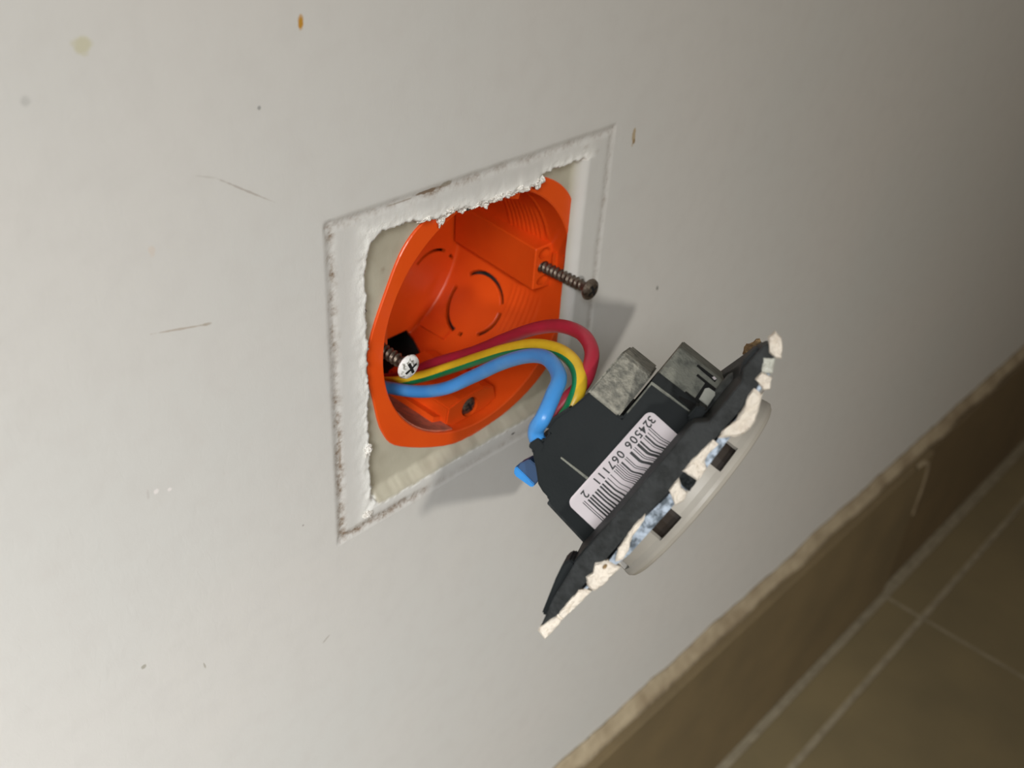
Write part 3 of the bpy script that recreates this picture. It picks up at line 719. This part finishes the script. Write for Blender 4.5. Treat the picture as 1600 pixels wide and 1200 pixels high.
cs = [wcut(-24, -7, 4.6, 8.0), wcut(21.5, 36.5, 5.0, 8.1), wcut(-70, -58, 5.0, 7.8), wcut(100, 116, 4.8, 8), wcut(170, 190, 4.8, 8), wcut(-120, -104, 4.8, 8)]
bpy.context.view_layer.update(); applybool(dc, cs)
for p in dc.data.polygons: p.use_smooth = False
spart('window_lining', lathe([(0, 4.15), (20.6, 4.15), (20.6, 8.6), (0, 8.6)], 64, L3), mat('window_shade_brown', (.03, .022, .016), .5), label='dark lining placed to put shade in the clip windows')  # dark lining added so the clip windows look shaded
spart('socket_face', lathe([(0, 8.7), (21.2, 8.7), (21.2, 9.6), (18.5, 9.6), (18.0, 9.2), (0, 9.2)], 64, L3), 'white_plastic')

# ------------------------------------------------------------------ wires
def tube(name, pts, r, mts, label, stripe=None, seg=18):
    P = spl([tuple(p) for p in pts], 8, False)
    bm = bmesh.new(); rings = []; prevn = None
    for i, p in enumerate(P):
        t = (P[min(i + 1, len(P) - 1)] - P[max(i - 1, 0)]).normalized()
        if stripe is not None:
            tt = i / (len(P) - 1); s_ = Vector(stripe[0]).lerp(Vector(stripe[1]), smooth(.5, .8, tt)); nn = (s_ - t * s_.dot(t)).normalized()
        else:
            nn = prevn if prevn is not None else t.orthogonal(); nn = (nn - t * nn.dot(t)).normalized()
        prevn = nn; b_ = t.cross(nn)
        k_ = 1 + .02 * noise.noise(p * .2)
        rings.append([bm.verts.new(W(p + (nn * math.cos(2 * math.pi * (k + .5) / seg) + b_ * math.sin(2 * math.pi * (k + .5) / seg)) * r * k_)) for k in range(seg)])
    for A, B in zip(rings, rings[1:]):
        for k in range(seg):
            fc = bm.faces.new((A[k], A[(k + 1) % seg], B[(k + 1) % seg], B[k]))
            if stripe is not None:
                an = (k + 1) / seg * 360; an = an - 360 if an > 180 else an
                if abs(an) < 74: fc.material_index = 1
    bm.faces.new(rings[0][::-1]); bm.faces.new(rings[-1])
    bmesh.ops.transform(bm, matrix=Matrix.Translation(-W(pts[0])), verts=bm.verts)
    o = from_bm(name, bm, mts, None, True); o.location = W(pts[0])
    return tagp(o, label, 'wire', 'wires between the box and the socket')
endb = dev(-10.6, 13.5, -16.5); endy = dev(-8.8, 9.5, -17); endr = dev(-5.4, 8.0, -19)
tube('electrical_wire', [(-16.5, -25.8, -40), (-17.4, -26.2, -28.2), (-16.4, -23.5, -18.9), (-15.5, -19.5, -7.5), (-14.8, -13.9, 2.2), (-13.6, -6.6, 10.6), (-13.9, 1.9, 19.9), (-15.7, 8.9, 28.9), (-18.9, 13.5, 37.0), (-24.5, 15.5, 45.0), (-29.7, 14.8, 48.1), (-34.1, 12.6, 49.8), dev(-8.8, 15.6, -23.6), dev(-10.5, 14.8, -21.6), endb], 1.62, 'blue', 'blue insulated wire, nearest of the three running from the orange box to the socket')
tube('electrical_wire', [(-13, -27.0, -42), (-15.0, -27.9, -31.2), (-12.1, -25.3, -21.4), (-9.6, -19.6, -11.6), (-7.7, -12.6, -2.0), (-7.3, -4.5, 8.5), (-8.7, 2.6, 17.8), (-10.8, 8.8, 27.3), (-15.0, 13.8, 37.6), (-18.7, 15.2, 44.6), (-23.0, 14.9, 49.2), (-26.3, 11.8, 50.4), (-28.2, 8.8, 50.2), endy], 1.55, ['yellow', 'green'], 'yellow wire with a green stripe running between the blue and the red wire', stripe=((-.30, -.85, .35), (-.72, -.12, -.65)))
tube('electrical_wire', [(-10, -28, -44), (-12.3, -30.4, -34.6), (-7.7, -27.0, -23.8), (-3.8, -18.8, -13.1), (-1.8, -10.4, -1.2), (-1.9, -1.4, 9.5), (-3.4, 6.7, 19.6), (-5.8, 12.7, 29.0), (-9.3, 16.2, 37.8), (-13.2, 16.8, 43.8), (-17.4, 16.0, 47.1), (-21.4, 13.8, 48.5), endr + (dev(-5.4, 8, -23.5) - endr) * .9, endr], 1.55, 'red', 'dark red insulated wire arching highest, behind the yellow and green one')
